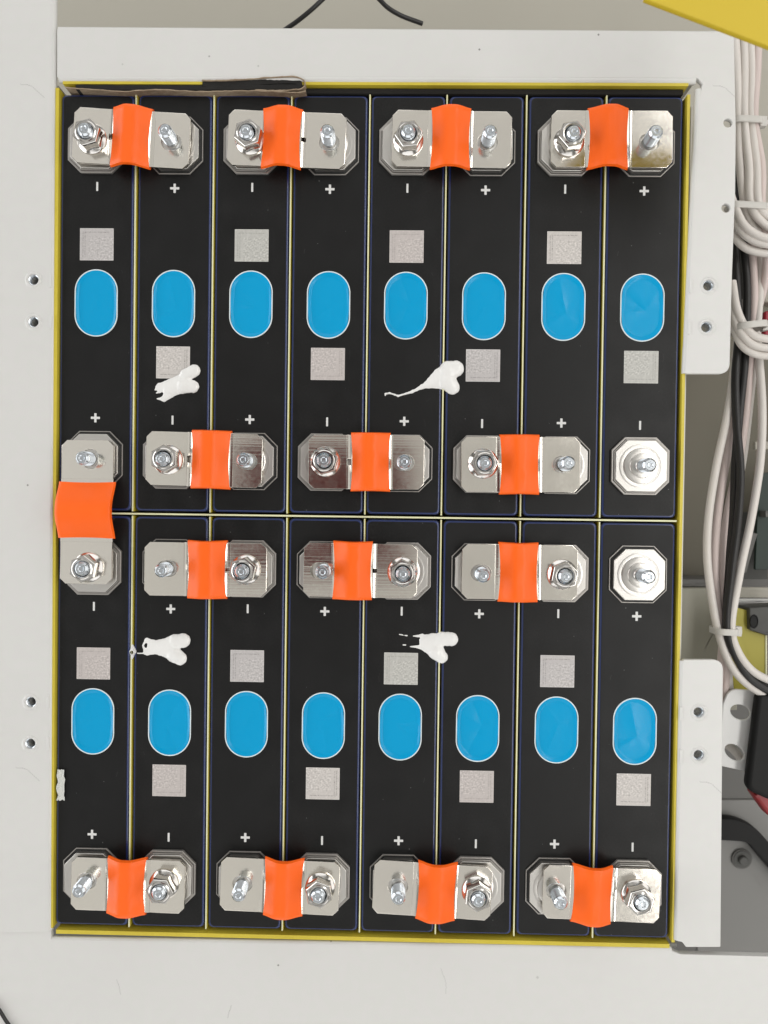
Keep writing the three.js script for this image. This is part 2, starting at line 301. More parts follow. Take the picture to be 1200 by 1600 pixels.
// ------------------------------------------------------------------ cells
const oct = (w, cls = THREE.Shape) => { const a = w / 2, c = w * 0.227; return poly([[-a + c, -a], [a - c, -a], [a, -a + c], [a, a - c], [a - c, a], [-a + c, a], [-a, a - c], [-a, -a + c]], cls); };
const ring = (outer, inner) => { outer.holes.push(inner); return outer; };
const G = {
  body: slab(ring(roundRect(31.4, 176.6, 2.4), stadium(17.7, 27.8, THREE.Path)), 0, 60, 0.9, 4),
  cover: slab(ring(roundRect(29.4, 174.8, 2.2), stadium(18.0, 28.1, THREE.Path)), 0.22, 0.21, 0.08, 2, 30),
  ventRim: slab(ring(stadium(18.4, 28.5), stadium(17.5, 27.6, THREE.Path)), 0.62, 0.6, 0.14, 3, 30),
  label: slab(roundRect(14.4, 13.6, 0.15), 0.27, 0.2, 0.02, 1),
  plus: slab(roundPoly([[-0.5, -1.95], [0.5, -1.95], [0.5, -0.5], [1.95, -0.5], [1.95, 0.5], [0.5, 0.5], [0.5, 1.95], [-0.5, 1.95], [-0.5, 0.5], [-1.95, 0.5], [-1.95, -0.5], [-0.5, -0.5]].map((p, i) => [p[0], p[1], 0.16])), 0.27, 0.2, 0.02, 1),
  minus: slab(roundRect(0.85, 3.8, 0.2), 0.27, 0.2, 0.02, 1),
  outline: slab(ring(oct(24.2), oct(23.4, THREE.Path)), 0.75, 0.7, 0.12, 2),
  gasketLow: slab(oct(23.2), 0.35, 0.3, 0.05, 1),
  frame: slab(ring(oct(24.2), oct(22.6, THREE.Path)), 1.5, 1.4, 0.2, 2),
  frameIn: slab(ring(oct(22.4), oct(21.6, THREE.Path)), 2.1, 1.9, 0.15, 2),
  block: slab(oct(21.4), 2.7, 2.5, 0.22, 3),
  collar: lathe([[9.2, 2.6], [9.2, 2.86], [8.9, 2.92], [8.0, 2.82], [7.5, 2.82], [7.4, 3.4], [7.1, 3.55], [5.6, 3.5], [5.2, 3.55], [5.0, 4.1], [4.7, 4.25], [2.9, 4.2], [2.6, 4.6]], 48),
  stud: (() => {
    const pts = [[2.6, 4.0], [2.6, 6.6]]; for (let y = 6.8; y < 12.9; y += 1.0) pts.push([2.9, y], [2.9, y + 0.14], [2.36, y + 0.52], [2.36, y + 0.6]);
    pts.push([2.85, 12.9], [2.8, 13.5], [2.15, 14.25], [2.05, 14.3], [1.25, 14.3], [0.9, 14.0], [0.001, 13.95]); return lathe(pts, 28, 0.3);
  })(),
};
// blue film of the vent: drawn tight over the recess, sloping in from the rim, with soft folds
const ventFilm = [0, 1, 2, 3, 4].map((k) => {
  seed = 4000 + k * 97; const folds = []; const cx = rr(-2, 2), cz = rr(-3, 3);
  for (let i = 0; i < 5; i++) folds.push([rnd() * 6.283, rr(-1, 1), rr(0.5, 1.1)]);
  const NR = 30, NA = 96, pos = [], idx = [], w = 17.5, h = 27.6, kk = h / 2 - w / 2;
  for (let i = 0; i <= NR; i++) for (let j = 0; j < NA; j++) {
    const t = i / NR, a = j / NA * Math.PI * 2, ox = w / 2 * Math.cos(a), oz = w / 2 * Math.sin(a) + kk * Math.max(-1, Math.min(1, Math.sin(a) * 3));
    const x = ox * t, z = oz * t, ed = 1 - t; let y = 0.42 - 0.62 * smooth(ed * 6.5);
    for (const [fa, am, wd] of folds) { const dx = x - cx, dz = z - cz, al = dx * Math.cos(fa) + dz * Math.sin(fa), pe = -dx * Math.sin(fa) + dz * Math.cos(fa); if (al > 0) y += [0.16, 0.4, 0.55, 0.3, 0.5][k] * am * (1 - Math.abs(Math.tanh(pe / (wd + al * 0.35)))) * Math.min(1, al / 4) * smooth(ed * 5); }
    y += 0.035 * noise.noise(x * 0.22 + k * 9, z * 0.22, k) * smooth(ed * 5);
    pos.push(x, y, z);
  }
  for (let i = 0; i < NR; i++) for (let j = 0; j < NA; j++) { const a = i * NA + j, b = i * NA + (j + 1) % NA; idx.push(a, b, a + NA, b, b + NA, a + NA); }
  const g = new THREE.BufferGeometry(); g.setAttribute('position', new THREE.Float32BufferAttribute(pos, 3)); g.setIndex(idx); g.computeVertexNormals(); return g;
});
function makeTerminal(cell, z, plus, lean) {
  const t = new THREE.Group(); t.name = 'terminal'; t.position.set(0, 0.2 * MM, z * MM); cell.add(t);
  if (plus) { obj('gasket', G.gasketLow, M.gasketBlack, t); obj('seat_outline', G.outline, M.gasketGrey, t); } else { obj('seat_frame', G.frame, M.gasketGrey, t); obj('gasket', G.frameIn, M.gasketGrey, t); }
  obj('contact_block', G.block, M.alu, t); obj('collar', G.collar, M.aluRing, t);
  const s = obj('stud', G.stud, M.zinc, t); s.rotation.set(lean[0], 0, lean[1]);
  return t;
}
function makeCell(v, label, x, z, flip) {
  const c = thing('battery_cell', label, 'battery cell', [x, 0, z], flip ? Math.PI : 0, 'black cells in the tray');
  obj('cell_body', G.body, M.film, c); obj('top_cover', G.cover, covers[v % 4], c);
  const vent = obj('vent_film', ventFilm[v % 5], M.vent, c); if (v % 2) vent.rotation.y = Math.PI; obj('rim', G.ventRim, M.rim, vent);
  const lb = obj('code_patch', G.label, labels[(v * 3 + (v >> 2)) % 4], c); lb.position.set(0, 0, -24.9 * MM);
  const mi = obj('minus_mark', G.minus, M.mark, c); mi.position.z = -49.4 * MM;
  const pl = obj('plus_mark', G.plus, M.mark, c); pl.position.z = 48.8 * MM;
  const k = flip ? -1 : 1;
  makeTerminal(c, -66.6, false, [rr(-0.02, 0.02), rr(-0.02, 0.02)]); makeTerminal(c, 66.6, true, [k * rr(-0.02, 0.02), rr(-0.02, 0.02)]);
  return c;
}
[-1, 1].forEach((s, r) => { for (let i = 0; i < 8; i++) {
  const flip = i % 2 === 1;
  makeCell(i + r * 3 + (r && i > 4 ? 1 : 0), `black battery cell with blue oval vent, ${ORD[i]} from the left in the ${r ? 'lower' : 'upper'} row`, -115.5 + 33 * i + (i ? (DX[i - 1] + (DX[i] ?? 0)) / 2 : 0), s * 89.4, flip);
} });

// ------------------------------------------------------------------ busbars and nuts
const PT = 5.6, TH = 1.3;                                   // plate top height above the cell tops, plate thickness
function archY(x, half, rise) { return rise * smooth((half + 1.3 - Math.abs(x)) / (half * 1.02)); }
function ribbon(f, x0, x1, z0, z1, th, n = 28) {            // bent strip: top follows f
  const s = new THREE.Shape(); for (let i = 0; i <= n; i++) { const x = x0 + (x1 - x0) * i / n; i ? s.lineTo(x, f(x)) : s.moveTo(x, f(x)); }
  for (let i = n; i >= 0; i--) { const x = x0 + (x1 - x0) * i / n; s.lineTo(x, f(x) - th); }
  const g = new THREE.ExtrudeGeometry(s, { depth: z1 - z0 - 0.16, bevelEnabled: true, bevelThickness: 0.08, bevelSize: 0.06, bevelOffset: -0.06, bevelSegments: 1 }).translate(0, 0, z0 + 0.08);
  return toCreasedNormals(g, 0.5);
}
function makeBusbar(o) {
  // o: centre x z, turn, half length, width, sleeve offset, sleeve half length, stud offsets (in the bar's own x)
  const b = thing('busbar', o.label, 'busbar', [o.x, PT, o.z], o.turn, 'nickel busbars with orange sleeves');
  b.rotation.z = o.tz ?? 0; b.rotation.x = o.tx ?? 0;
  const W = o.width / 2, H = o.half, sh = o.sleeve, ac = o.off * 0.8, c = 2.3, flat = sh + 1.3;
  const end = (dir) => { // flat end with clipped corners and an oblong hole
    const xi = ac + dir * (flat - 0.02), xo = dir * H;
    const s = poly(dir > 0 ? [[xi, -W], [xo - c, -W], [xo, -W + c], [xo, W - c], [xo - c, W], [xi, W]] : [[xi, W], [xo + c, W], [xo, W - c], [xo, -W + c], [xo + c, -W], [xi, -W]]);
    const p = new THREE.Path(), hw = 0.9, hr = 3.3, st = o.studs[dir > 0 ? 1 : 0] * dir;
    const hx = dir * Math.max(dir * xi + hw + hr + 0.35, Math.min(H - hw - hr - 0.6, st));
    p.moveTo(hx + hw, o.sz - hr); p.absarc(hx + hw, o.sz, hr, -Math.PI / 2, Math.PI / 2, false); p.lineTo(hx - hw, o.sz + hr); p.absarc(hx - hw, o.sz, hr, Math.PI / 2, Math.PI * 1.5, false); s.holes.push(p);
    return slab(s, 0, TH, 0.16, 2);
  };
  const f = (x) => archY(x - ac, sh, o.rise ?? 3.6);
  const gap = o.slit ?? 0, z = W;
  const parts = [end(-1), end(1), ribbon(f, ac - sh + 0.6, ac + sh - 0.6, -z, z, TH)];
  for (const d of [-1, 1]) for (const [za, zb] of gap && d === (o.slitSide ?? 1) ? [[-z, -gap], [gap, z]] : [[-z, z]]) { const a = ac + d * (sh - 0.62), bq = ac + d * flat; parts.push(ribbon(f, Math.min(a, bq), Math.max(a, bq), za, zb, TH, 12)); }
  obj('plate', parts, o.brushed ? M.brushed : M.nickel, b);
  // sleeve: a tube of heat-shrink over the arch, ends drawn in at the middle
  const NU = 26, NV = 48, pos = [], idx = [];
  const Ws = W + 1.05, t0 = 0.8, sx = o.off, tb = TH + 0.8;
  const ringPt = (v) => { // rounded flat loop: returns [z, n] n above plate top
    const hh = (t0 + tb) / 2, r = hh, k = Ws - r, per = 4 * k + 2 * Math.PI * r; let s = v * per;
    if (s < 2 * k) return [-k + s, t0]; s -= 2 * k;
    if (s < Math.PI * r) { const a = s / r; return [k + r * Math.sin(a), t0 - hh + hh * Math.cos(a)]; } s -= Math.PI * r;
    if (s < 2 * k) return [k - s, -tb]; s -= 2 * k;
    const a = s / r; return [-k - r * Math.sin(a), t0 - hh - hh * Math.cos(a)];
  };
  for (let i = 0; i <= NU + 2; i++) for (let j = 0; j <= NV; j++) {
    const lip = i === 0 || i === NU + 2, u = Math.max(0, Math.min(NU, i - 1)) / NU * 2 - 1;
    let [zz, n] = ringPt((j % NV) / NV);
    const q = zz / Ws, len = sh - 0.75 * (1 - q * q) * (o.pinch ?? 1);
    const wob = 0.22 * noise.noise(zz * 0.22 + o.x, u * 1.6, o.z * 0.1) + 0.06 * noise.noise(zz * 0.7 + o.x, u * 5, o.z * 0.3);
    const x = sx + u * len * (lip ? 0.985 : 1);
    if (lip) { n = n > -TH / 2 ? n - 0.55 : n + 0.55; zz *= 0.975; }
    zz *= 1 - 0.015 * (1 - u * u);
    const y = f(x) + n + (n > -0.5 ? wob + 0.25 * (1 - u * u) : 0);
    pos.push(x, y, zz);
  }
  for (let i = 0; i < NU + 2; i++) for (let j = 0; j < NV; j++) { const a = i * (NV + 1) + j, d = a + NV + 1; idx.push(a, a + 1, d, a + 1, d + 1, d); }
  const g = new THREE.BufferGeometry(); g.setAttribute('position', new THREE.Float32BufferAttribute(pos, 3)); g.setIndex(idx);
  obj('sleeve', toCreasedNormals(g, 0.7), M.orange, b);
  return b;
}
const hexShape = () => { const r = 5.0 / Math.cos(Math.PI / 6), p = []; for (let k = 0; k < 6; k++) p.push([r * Math.cos(k * Math.PI / 3), r * Math.sin(k * Math.PI / 3)]); const s = poly(p); s.holes.push(circlePath(0, 0, 3.3)); return s; };
const nutG = {
  hex: (() => { // hexagonal prism turned to a cone at the top
    const g = new THREE.ExtrudeGeometry(hexShape(), { depth: 4.6, bevelEnabled: true, bevelThickness: 0.5, bevelSize: 0.45, bevelOffset: -0.45, bevelSegments: 3, curveSegments: 20 }).rotateX(-Math.PI / 2).translate(0, 1.6, 0);
    return toCreasedNormals(g, 0.45);
  })(),
  flange: lathe([[3.2, 0], [5.9, 0], [6.25, 0.25], [6.3, 0.8], [6.0, 1.15], [5.2, 1.7], [4.6, 2.3], [3.4, 2.4]], 44),
  insert: lathe([[3.25, 5.6], [3.25, 6.75], [3.5, 7.0], [4.0, 7.05], [4.35, 6.85], [4.5, 6.4]], 32),
};
function makeNut(at, turn, label, lean) {
  const n = thing('flange_nut', label, 'flange nut', at, turn, 'flange nuts on the studs');
  obj('hex', nutG.hex, M.steel, n); obj('flange', nutG.flange, M.steel, n); obj('crown_ring', nutG.insert, M.steel, n);
  n.rotation.x = lean[0]; n.rotation.z = lean[1];
  return n;
}
// left/right studs under each bar, read as cell columns; the centre, turn and sleeve of each bar as they lie
const cellX = (i) => -115.5 + 33 * i + (i ? (DX[i - 1] + (DX[i] ?? 0)) / 2 : 0);
const ROWZ = [-89.4 - 66.6, -89.4 + 66.6, 89.4 - 66.6, 89.4 + 66.6];
const BARS = [ // row, first cell, centre px, length px, width px, degrees, sleeve centre px, nut side
  [0, 0, 205, 215.5, 183, 86, -3.0, 200, 0], [0, 2, 448, 217.5, 184, 86, -1.8, 438, 0], [0, 4, 706, 217.2, 185, 87.5, -0.6, 705, 0], [0, 6, 956, 217, 186.5, 87.5, 0, 954, 0],
  [1, 1, 318.6, 718, 183, 84.5, -1.0, 326, 0], [1, 3, 572.2, 722, 181, 84.5, 0.2, 578.5, 0], [1, 5, 813.5, 726, 185, 86, 0.5, 814, 0],
  [2, 1, 321, 889.8, 192, 84.5, 0, 320, 1], [2, 3, 563, 891.5, 178, 84.5, -0.3, 550, 1], [2, 5, 812, 894, 180, 86, 0, 812, 1],
  [3, 0, 199.5, 1383.5, 181, 84, -0.9, 192.5, 1], [3, 2, 437, 1385, 188, 85, -1.6, 441, 1], [3, 4, 675.5, 1391, 186, 85, -2.4, 683, 1], [3, 6, 940, 1397, 183, 84.5, -1.6, 928.5, 1],
];
const ROWN = ['top busbar row', 'second busbar row', 'third busbar row', 'bottom busbar row'];
const PX = (316.44 - PT) / FPX;
BARS.forEach(([r, i, px, py, len, wid, deg, spx, nut]) => {
  const c = U(px, py, PT), s = U(spx, py, 10), turn = -deg * -Math.PI / 180 * -1 * -1;
  const t = deg * Math.PI / 180;                            // y-rotation: positive lowers the right end in the picture when negative
  const a = [cellX(i), ROWZ[r]], b = [cellX(i + 1), ROWZ[r]];
  const loc = (p) => { const dx = p[0] - c[0], dz = p[1] - c[2]; return [dx * Math.cos(t) - dz * Math.sin(t), dx * Math.sin(t) + dz * Math.cos(t)]; };
  const la = loc(a), lb = loc(b), k = i / 2 | 0, which = ['first', 'second', 'third', 'fourth'][r === 1 || r === 2 ? (i - 1) / 2 : i / 2];
  makeBusbar({
    x: c[0], z: c[2], turn: t, half: len * PX / 2, width: wid * PX, off: (s[0] - c[0]), sleeve: 8.3, studs: [la[0], lb[0]], brushed: r === 1 || r === 2 || (r === 3 && i < 4), sz: (la[1] + lb[1]) / 2, slit: [1.2, 0.9, 0, 0, 1.5, 1.3, 0, 0.8, 0.9, 0, 0, 0, 0, 0][BARS.findIndex((q2) => q2[2] === px)], slitSide: (r === 0 && i === 2) || r === 2 ? 1 : -1,
    tz: r === 2 && i === 1 ? -0.02 : rr(-0.008, 0.008), tx: r === 2 && i === 3 ? -0.006 : rr(-0.006, 0.006), label: `shiny busbar with orange sleeve, ${which} from left in the ${ROWN[r]}`,
  });
  const q = nut ? b : a;
  makeNut([q[0], PT + 0.05, q[1]], rr(0, 1), `chrome flange nut on the ${nut ? 'right' : 'left'} end of the ${which} bar, ${ROWN[r]}`, [rr(-0.02, 0.02), rr(-0.02, 0.02)]);
});
{ // upright bar joining the two rows on the left
  const c = U(135.5, 800, PT), t = -Math.PI / 2, za = ROWZ[1] - c[2], zb = ROWZ[2] - c[2];
  makeBusbar({ x: c[0], z: c[2], turn: t, half: 226.6 * PX / 2, width: 82.4 * PX, off: U(135, 797, 8)[2] - c[2], sleeve: 11.9, studs: [za, zb], sz: -(cellX(0) - c[0]), rise: 4.0, pinch: 0.5, tz: 0.008, tx: -0.006, label: 'longer busbar standing upright across both rows at the left edge' });
  makeNut([cellX(0), PT + 0.05, ROWZ[2]], 0.4, 'chrome flange nut on the lower end of the upright busbar', [0.01, 0.02]);
}

// ------------------------------------------------------------------ white silicone smears
function blob(label, caps, name = 'silicone_smear', cat = 'silicone smear', flat = 0.46) {
  // caps: [x1, y1, r1, x2, y2, r2, height factor] in picture pixels, h about 1
  const seg = caps.map(([x1, y1, r1, x2, y2, r2, hf = 1]) => { const a = U(x1, y1, 0.6), b = U(x2, y2, 0.6); return [a[0], a[2], r1 * 0.268, b[0], b[2], r2 * 0.268, hf]; });
  let lo = [1e9, 1e9], hi = [-1e9, -1e9]; for (const s of seg) for (const k of [0, 3]) for (const d of [0, 1]) { lo[d] = Math.min(lo[d], s[k + d] - s[k + 2]); hi[d] = Math.max(hi[d], s[k + d] + s[k + 2]); }
  const cx = (lo[0] + hi[0]) / 2, cz = (lo[1] + hi[1]) / 2, S = Math.max(hi[0] - lo[0], hi[1] - lo[1]) / 2 * 1.12 + 0.3, res = 112;
  const mc = new MarchingCubes(res, M.glue, false, false, 400000); mc.isolation = 0;
  const hs = res / 2; // positions run -1..1
  for (let z = 0; z < res; z++) for (let y = 0; y < res; y++) for (let x = 0; x < res; x++) {
    const X = (x - hs) / hs * S, Y = (y - hs) / hs * S * 0.5, Z = (z - hs) / hs * S; let d = 1e3; if (Y > 4.2 || Y < -0.5) { mc.field[x + y * res + z * res * res] = -9; continue; }
    for (const [x1, z1, r1, x2, z2, r2, hf] of seg) {
      const ux = x2 - x1, uz = z2 - z1, L2 = ux * ux + uz * uz + 1e-6, t = Math.max(0, Math.min(1, ((X + cx - x1) * ux + (Z + cz - z1) * uz) / L2));
      const rad = r1 + (r2 - r1) * t, yy = Y / (flat * hf), q = Math.hypot(X + cx - x1 - ux * t, Z + cz - z1 - uz * t, yy) - rad;
      const k = 0.75, h = Math.max(0, k - Math.abs(d - q)) / k; d = Math.min(d, q) - h * h * k * 0.25;
    }
    d += 0.16 * noise.noise(X * 0.8 + cx, Y * 0.9, Z * 0.8 + cz) + 0.08 * noise.noise(X * 2.2 + cx, Y * 2, Z * 2.2) + 0.03 * noise.noise(X * 5 + cx, Y * 2, Z * 5);
    mc.field[x + y * res + z * res * res] = -d;
  }
  mc.update();
  const n = mc.count, p = mc.positionArray.slice(0, n * 3), g = new THREE.BufferGeometry();
  for (let i = 0; i < n; i++) { p[3 * i] *= S; p[3 * i + 1] *= S * 0.5; p[3 * i + 2] *= S; }
  const nn = mc.normalArray.slice(0, n * 3);
  g.setAttribute('position', new THREE.BufferAttribute(p, 3)); g.setAttribute('normal', new THREE.BufferAttribute(nn, 3)); g.computeVertexNormals();
  const vv = toCreasedNormals(g, 1.2).translate(cx, 0.25, cz);
  return tag(obj(name, vv, M.glue), label, cat, 'white silicone smears on the cells');
}
blob('forked white silicone smear overlapping a pale code patch in the upper row', [[303, 579, 10, 290, 586, 10, 1.1], [301, 604, 10, 287, 602, 13, 1.1], [282, 600, 15, 266, 606, 13.5, 0.6], [266, 604, 12, 250, 605, 7, 0.4], [264, 614, 9, 256, 623, 4.5, 0.5], [256, 623, 4, 245, 623, 0.8, 0.5], [249, 603, 4, 242, 609, 1.2, 0.4], [250, 612, 1.5, 244, 614, 0.7, 0.5]]);
blob('white silicone smear with a long thin curled tail in the upper row', [[712, 576, 13, 702, 579, 16, 1.1], [707, 605, 11.5, 699, 596, 15, 1.1], [695, 590, 16, 689, 592, 14, 0.6], [686, 583, 8, 672, 594, 4, 0.4], [686, 580, 4, 664, 598, 1.2, 0.4], [692, 594, 15, 672, 600, 6, 0.45], [676, 599, 6.5, 660, 604, 3.4, 0.6], [660, 604, 3.2, 644, 612, 1.9, 0.9], [644, 612, 1.9, 622, 618.5, 1.2, 1.3], [622, 618.5, 1.2, 609, 614, 1, 1.3], [609, 614, 1, 602.5, 615, 1, 1.3], [602.5, 615, 1, 602, 618, 0.8, 1.3]]);
blob('forked white silicone smear just right of the first lower divider strip', [[286, 1001, 11.5, 274, 1003, 12, 1.1], [281, 1029, 11, 272, 1023, 13, 1.1], [264, 1012, 16, 252, 1012, 13, 0.6], [272, 1004, 12, 260, 1010, 12, 0.75], [270, 1022, 11, 258, 1014, 12, 0.75], [254, 1012, 12.5, 240, 1011, 10.5, 0.5], [240, 1014, 9, 229, 1019, 5.5, 0.45], [236, 1005, 6, 229, 1000, 3, 0.45], [229, 1000, 2.5, 224, 1006, 1.4, 0.4], [226, 1016, 2.5, 223, 1009, 1.2, 0.4], [228, 1021, 1, 214, 1021, 0.8, 1]]);
blob('white silicone smear with two ragged prongs beside a lower code patch', [[705, 999, 11, 690, 998, 11, 1.1], [690, 1027, 10, 682, 1019, 13, 1.1], [674, 1005, 16, 668, 1005, 13, 0.6], [684, 1002, 12, 674, 1004, 12, 0.75], [682, 1018, 11, 674, 1010, 12, 0.75], [668, 1001, 11, 660, 994, 3.5, 0.5], [660, 994, 2.6, 646, 994, 0.9, 0.5], [678, 1014, 14, 658, 1011, 3.4, 0.5], [658, 1011, 3, 641, 1010.5, 0.8, 0.5], [664, 1001, 2, 656, 1000, 0.8, 0.5], [636, 993.5, 0.8, 624, 991.6, 0.7], [634, 1008, 0.9, 630, 1008, 0.7]]);
blob('small white silicone drop on the first lower divider strip', [[206.5, 1008, 1.4, 207.5, 1018, 4.4, 1.8], [207.5, 1018, 4.4, 206, 1029, 1.2, 1.8]], 'silicone_drop', 'silicone drop', 0.9);

// ------------------------------------------------------------------ foam and paper packing, scrap of tape
function ribbonPlan(pts, y0, y1, th, n = 90, wavTop = 0) { // upright sheet that follows a line in plan
  const curve = new THREE.CatmullRomCurve3(pts.map(([x, z]) => new THREE.Vector3(x, 0, z)), false, 'centripetal');
  const P = curve.getSpacedPoints(n), pos = [], idx = [];
  P.forEach((p, i) => {
    const a = P[Math.max(0, i - 1)], b = P[Math.min(n, i + 1)], dx = b.x - a.x, dz = b.z - a.z, l = Math.hypot(dx, dz), nx = -dz / l * th / 2, nz = dx / l * th / 2;
    const top = y1 + wavTop * (noise.noise(i * 0.17, 3.3, 0) + 0.5 * noise.noise(i * 0.6, 1.3, 4));
    pos.push(p.x + nx, y0, p.z + nz, p.x + nx, top, p.z + nz, p.x - nx, top, p.z - nz, p.x - nx, y0, p.z - nz);
  });
  for (let i = 0; i < n; i++) for (let k = 0; k < 4; k++) { const a = i * 4 + k, b = i * 4 + (k + 1) % 4; idx.push(a, b, a + 4, b, b + 4, a + 4); }
  idx.push(0, 2, 1, 0, 3, 2, n * 4, n * 4 + 1, n * 4 + 2, n * 4, n * 4 + 2, n * 4 + 3);
  const g = new THREE.BufferGeometry(); g.setAttribute('position', new THREE.Float32BufferAttribute(pos, 3)); g.setIndex(idx);
  return toCreasedNormals(g, 0.7);
}
const plan = (h, list) => list.map(([x, y]) => { const u = U(x, y, h); return [u[0], u[2]]; });
{
  const t = thing('packing_sheet', 'folded black foam sheet with brown paper backing under the top rail', 'packing sheet');
  obj('foam', [ribbonPlan(plan(3, [[318, 133.6], [380, 132.4], [430, 131], [464, 130.8]]), -13, 2.5, 1.7, 60, 0.2), ribbonPlan(plan(3.2, [[316, 131], [360, 129.5], [400, 128], [440, 125.5], [458, 125.5], [468, 128.5], [469, 133], [458, 135.5], [440, 135.5], [400, 135.5], [330, 136], [200, 136], [118, 135.5]]), -14, 2.9, 2.0, 140, 0.3)], M.foam, t);
  obj('paper', ribbonPlan(plan(3.2, [[103, 137], [150, 140.5], [170, 142], [200, 143], [240, 140.5], [300, 143], [340, 143], [390, 142], [440, 144], [462, 145], [478, 143]]), -4, 3.5, 0.4, 160, 0.45), M.kraft, t);
  obj('paper_fold', ribbonPlan(plan(3.2, [[316, 126], [360, 125.5], [400, 123], [440, 120.5], [462, 120.5], [474, 125], [477, 132], [472, 138], [455, 140.5], [430, 142], [399, 140.5]]), -8, 3.5, 0.4, 120, 0.5), M.kraft, t);
}
{
  const pts = [[89, 1203, 0.6], [99, 1206, 0.2], [96, 1216, 0.5], [98, 1230, 0.2], [101, 1252, 0.4], [88, 1252, 0.3], [89, 1238, 0.3], [87, 1222, 0.4]].map(([x, y, r]) => PR(x, y, 1.5, r));
  const g = slab(roundPoly(pts), 0, 0.4, 0.05, 1); let p = new THREE.ExtrudeGeometry(roundPoly(pts), { depth: 0.12, bevelEnabled: false, curveSegments: 4 });
  g.dispose(); p = p.rotateX(Math.PI / 2);
  const sub = new THREE.PlaneGeometry(3.2, 13.2, 12, 44).rotateX(-Math.PI / 2), c = U(94, 1227, 1.5), a = sub.attributes.position;
  for (let i = 0; i < a.count; i++) { const x = a.getX(i), z = a.getZ(i); a.setXYZ(i, c[0] + x * (1 + 0.35 * noise.noise(z * 0.35, 2, 1)) + 0.5 * noise.noise(z * 0.3, 7, 2), 1.0 + 0.5 * noise.noise(x * 0.9, z * 0.6, 3) + 0.25 * noise.noise(x * 2.5, z * 1.6, 5), c[2] + z + 0.4 * noise.noise(x * 2, z, 9)); }
  sub.computeVertexNormals();
  tag(obj('tape_scrap', sub, M.tape), 'crinkled scrap of greyish tape stuck by the left yellow board', 'tape scrap');
}

// ------------------------------------------------------------------ cables and ties
function cable(label, pts, r, mat, group = 'cables right of the tray') {
  const v = pts.map(([x, y, h]) => new THREE.Vector3(...U(x, y, h)));
  const c = new THREE.CatmullRomCurve3(v, false, 'centripetal');
  return tag(obj('cable', new THREE.TubeGeometry(c, pts.length * 12, r, 12), mat), label, 'cable', group);
}
const w = M.cableWhite, pk = M.cablePink, bk = M.cableBlack;
cable('white cable nearest the flange in the upper bundle', [[1146, 20, -18], [1151, 100, -16], [1153, 190, -14], [1156, 255, -14], [1168, 335, -14], [1184, 361, -16], [1230, 380, -20]], 1.75, w);
cable('second white cable from the flange in the upper bundle', [[1160, 20, -19], [1163, 100, -17], [1163, 190, -13], [1170, 260, -12], [1175, 325, -11], [1196, 352, -12], [1235, 366, -18]], 1.75, w);
cable('third white cable from the flange in the upper bundle', [[1170, 20, -19], [1174, 110, -18], [1174, 190, -14], [1182, 260, -12], [1186, 320, -10], [1200, 338, -12], [1235, 350, -16]], 1.75, w);
cable('outermost white cable in the upper bundle', [[1186, 30, -20], [1183, 110, -18], [1179, 190, -14], [1190, 260, -14], [1190, 330, -14], [1198, 420, -20], [1180, 500, -28]], 1.75, pk);
cable('topmost white loop curving right below the upper bundle', [[1140, 300, -14], [1149, 325, -10], [1163, 352, -9], [1185, 368, -9], [1230, 379, -10]], 1.7, w);
cable('second white loop curving right below the upper bundle', [[1137, 325, -15], [1147, 343, -12], [1165, 368, -11], [1190, 380, -11], [1230, 384, -12]], 1.7, w);
cable('lowest white loop curving right below the upper bundle', [[1135, 345, -17], [1146, 368, -15], [1166, 388, -14], [1190, 395, -14], [1230, 397, -15]], 1.7, w);
cable('pinkish cable running straight down behind the black cables', [[1172, 330, -20], [1176, 400, -22], [1178, 470, -22], [1172, 560, -24], [1166, 640, -24], [1154, 720, -24], [1137, 800, -24], [1128, 880, -22], [1130, 985, -18], [1122, 1080, -22]], 1.75, pk);
cable('white cable right of the pinkish one in the middle bundle', [[1182, 330, -24], [1188, 420, -24], [1184, 500, -22], [1178, 560, -26], [1172, 620, -26], [1160, 720, -26], [1144, 800, -26], [1134, 880, -24], [1134, 985, -20], [1140, 1080, -26]], 1.75, w);
cable('black cable nearest the flange', [[1148, 230, -28], [1148, 330, -24], [1150, 420, -20], [1154, 520, -18], [1149, 590, -16], [1151, 660, -15], [1157, 740, -14], [1152, 820, -14], [1142, 900, -13], [1136, 985, -12], [1152, 1030, -13], [1175, 1062, -14], [1230, 1095, -16]], 1.75, bk);
cable('black cable crossing to the right of the other black one', [[1156, 230, -28], [1160, 360, -22], [1167, 450, -20], [1164, 560, -18], [1156, 640, -17], [1149, 720, -17], [1146, 800, -17], [1140, 880, -16], [1138, 985, -15], [1160, 1038, -15], [1182, 1062, -16], [1230, 1084, -18]], 1.75, bk);
cable('black cable curving right above the middle loops', [[1152, 320, -30], [1162, 420, -26], [1168, 500, -24], [1180, 525, -24], [1230, 536, -28]], 1.6, bk);
cable('topmost white loop of the middle three below the tie', [[1144, 440, -14], [1152, 485, -11], [1164, 510, -10], [1180, 525, -10], [1230, 533, -12]], 1.7, w);
cable('middle white loop of the three below the middle tie', [[1142, 460, -15], [1149, 500, -12], [1162, 526, -11], [1180, 540, -11], [1230, 545, -13]], 1.7, w);
cable('lowest white loop of the three below the middle tie', [[1141, 480, -17], [1148, 515, -14], [1160, 540, -13], [1180, 553, -13], [1230, 557, -15]], 1.7, w);
cable('leftmost white cable bulging towards the tray at mid height', [[1158, 470, -22], [1149, 560, -19], [1138, 640, -18], [1119, 730, -17], [1107, 810, -17], [1105, 870, -16], [1113, 940, -15], [1122, 985, -14], [1138, 1032, -14], [1160, 1062, -15], [1230, 1108, -18]], 1.75, w);
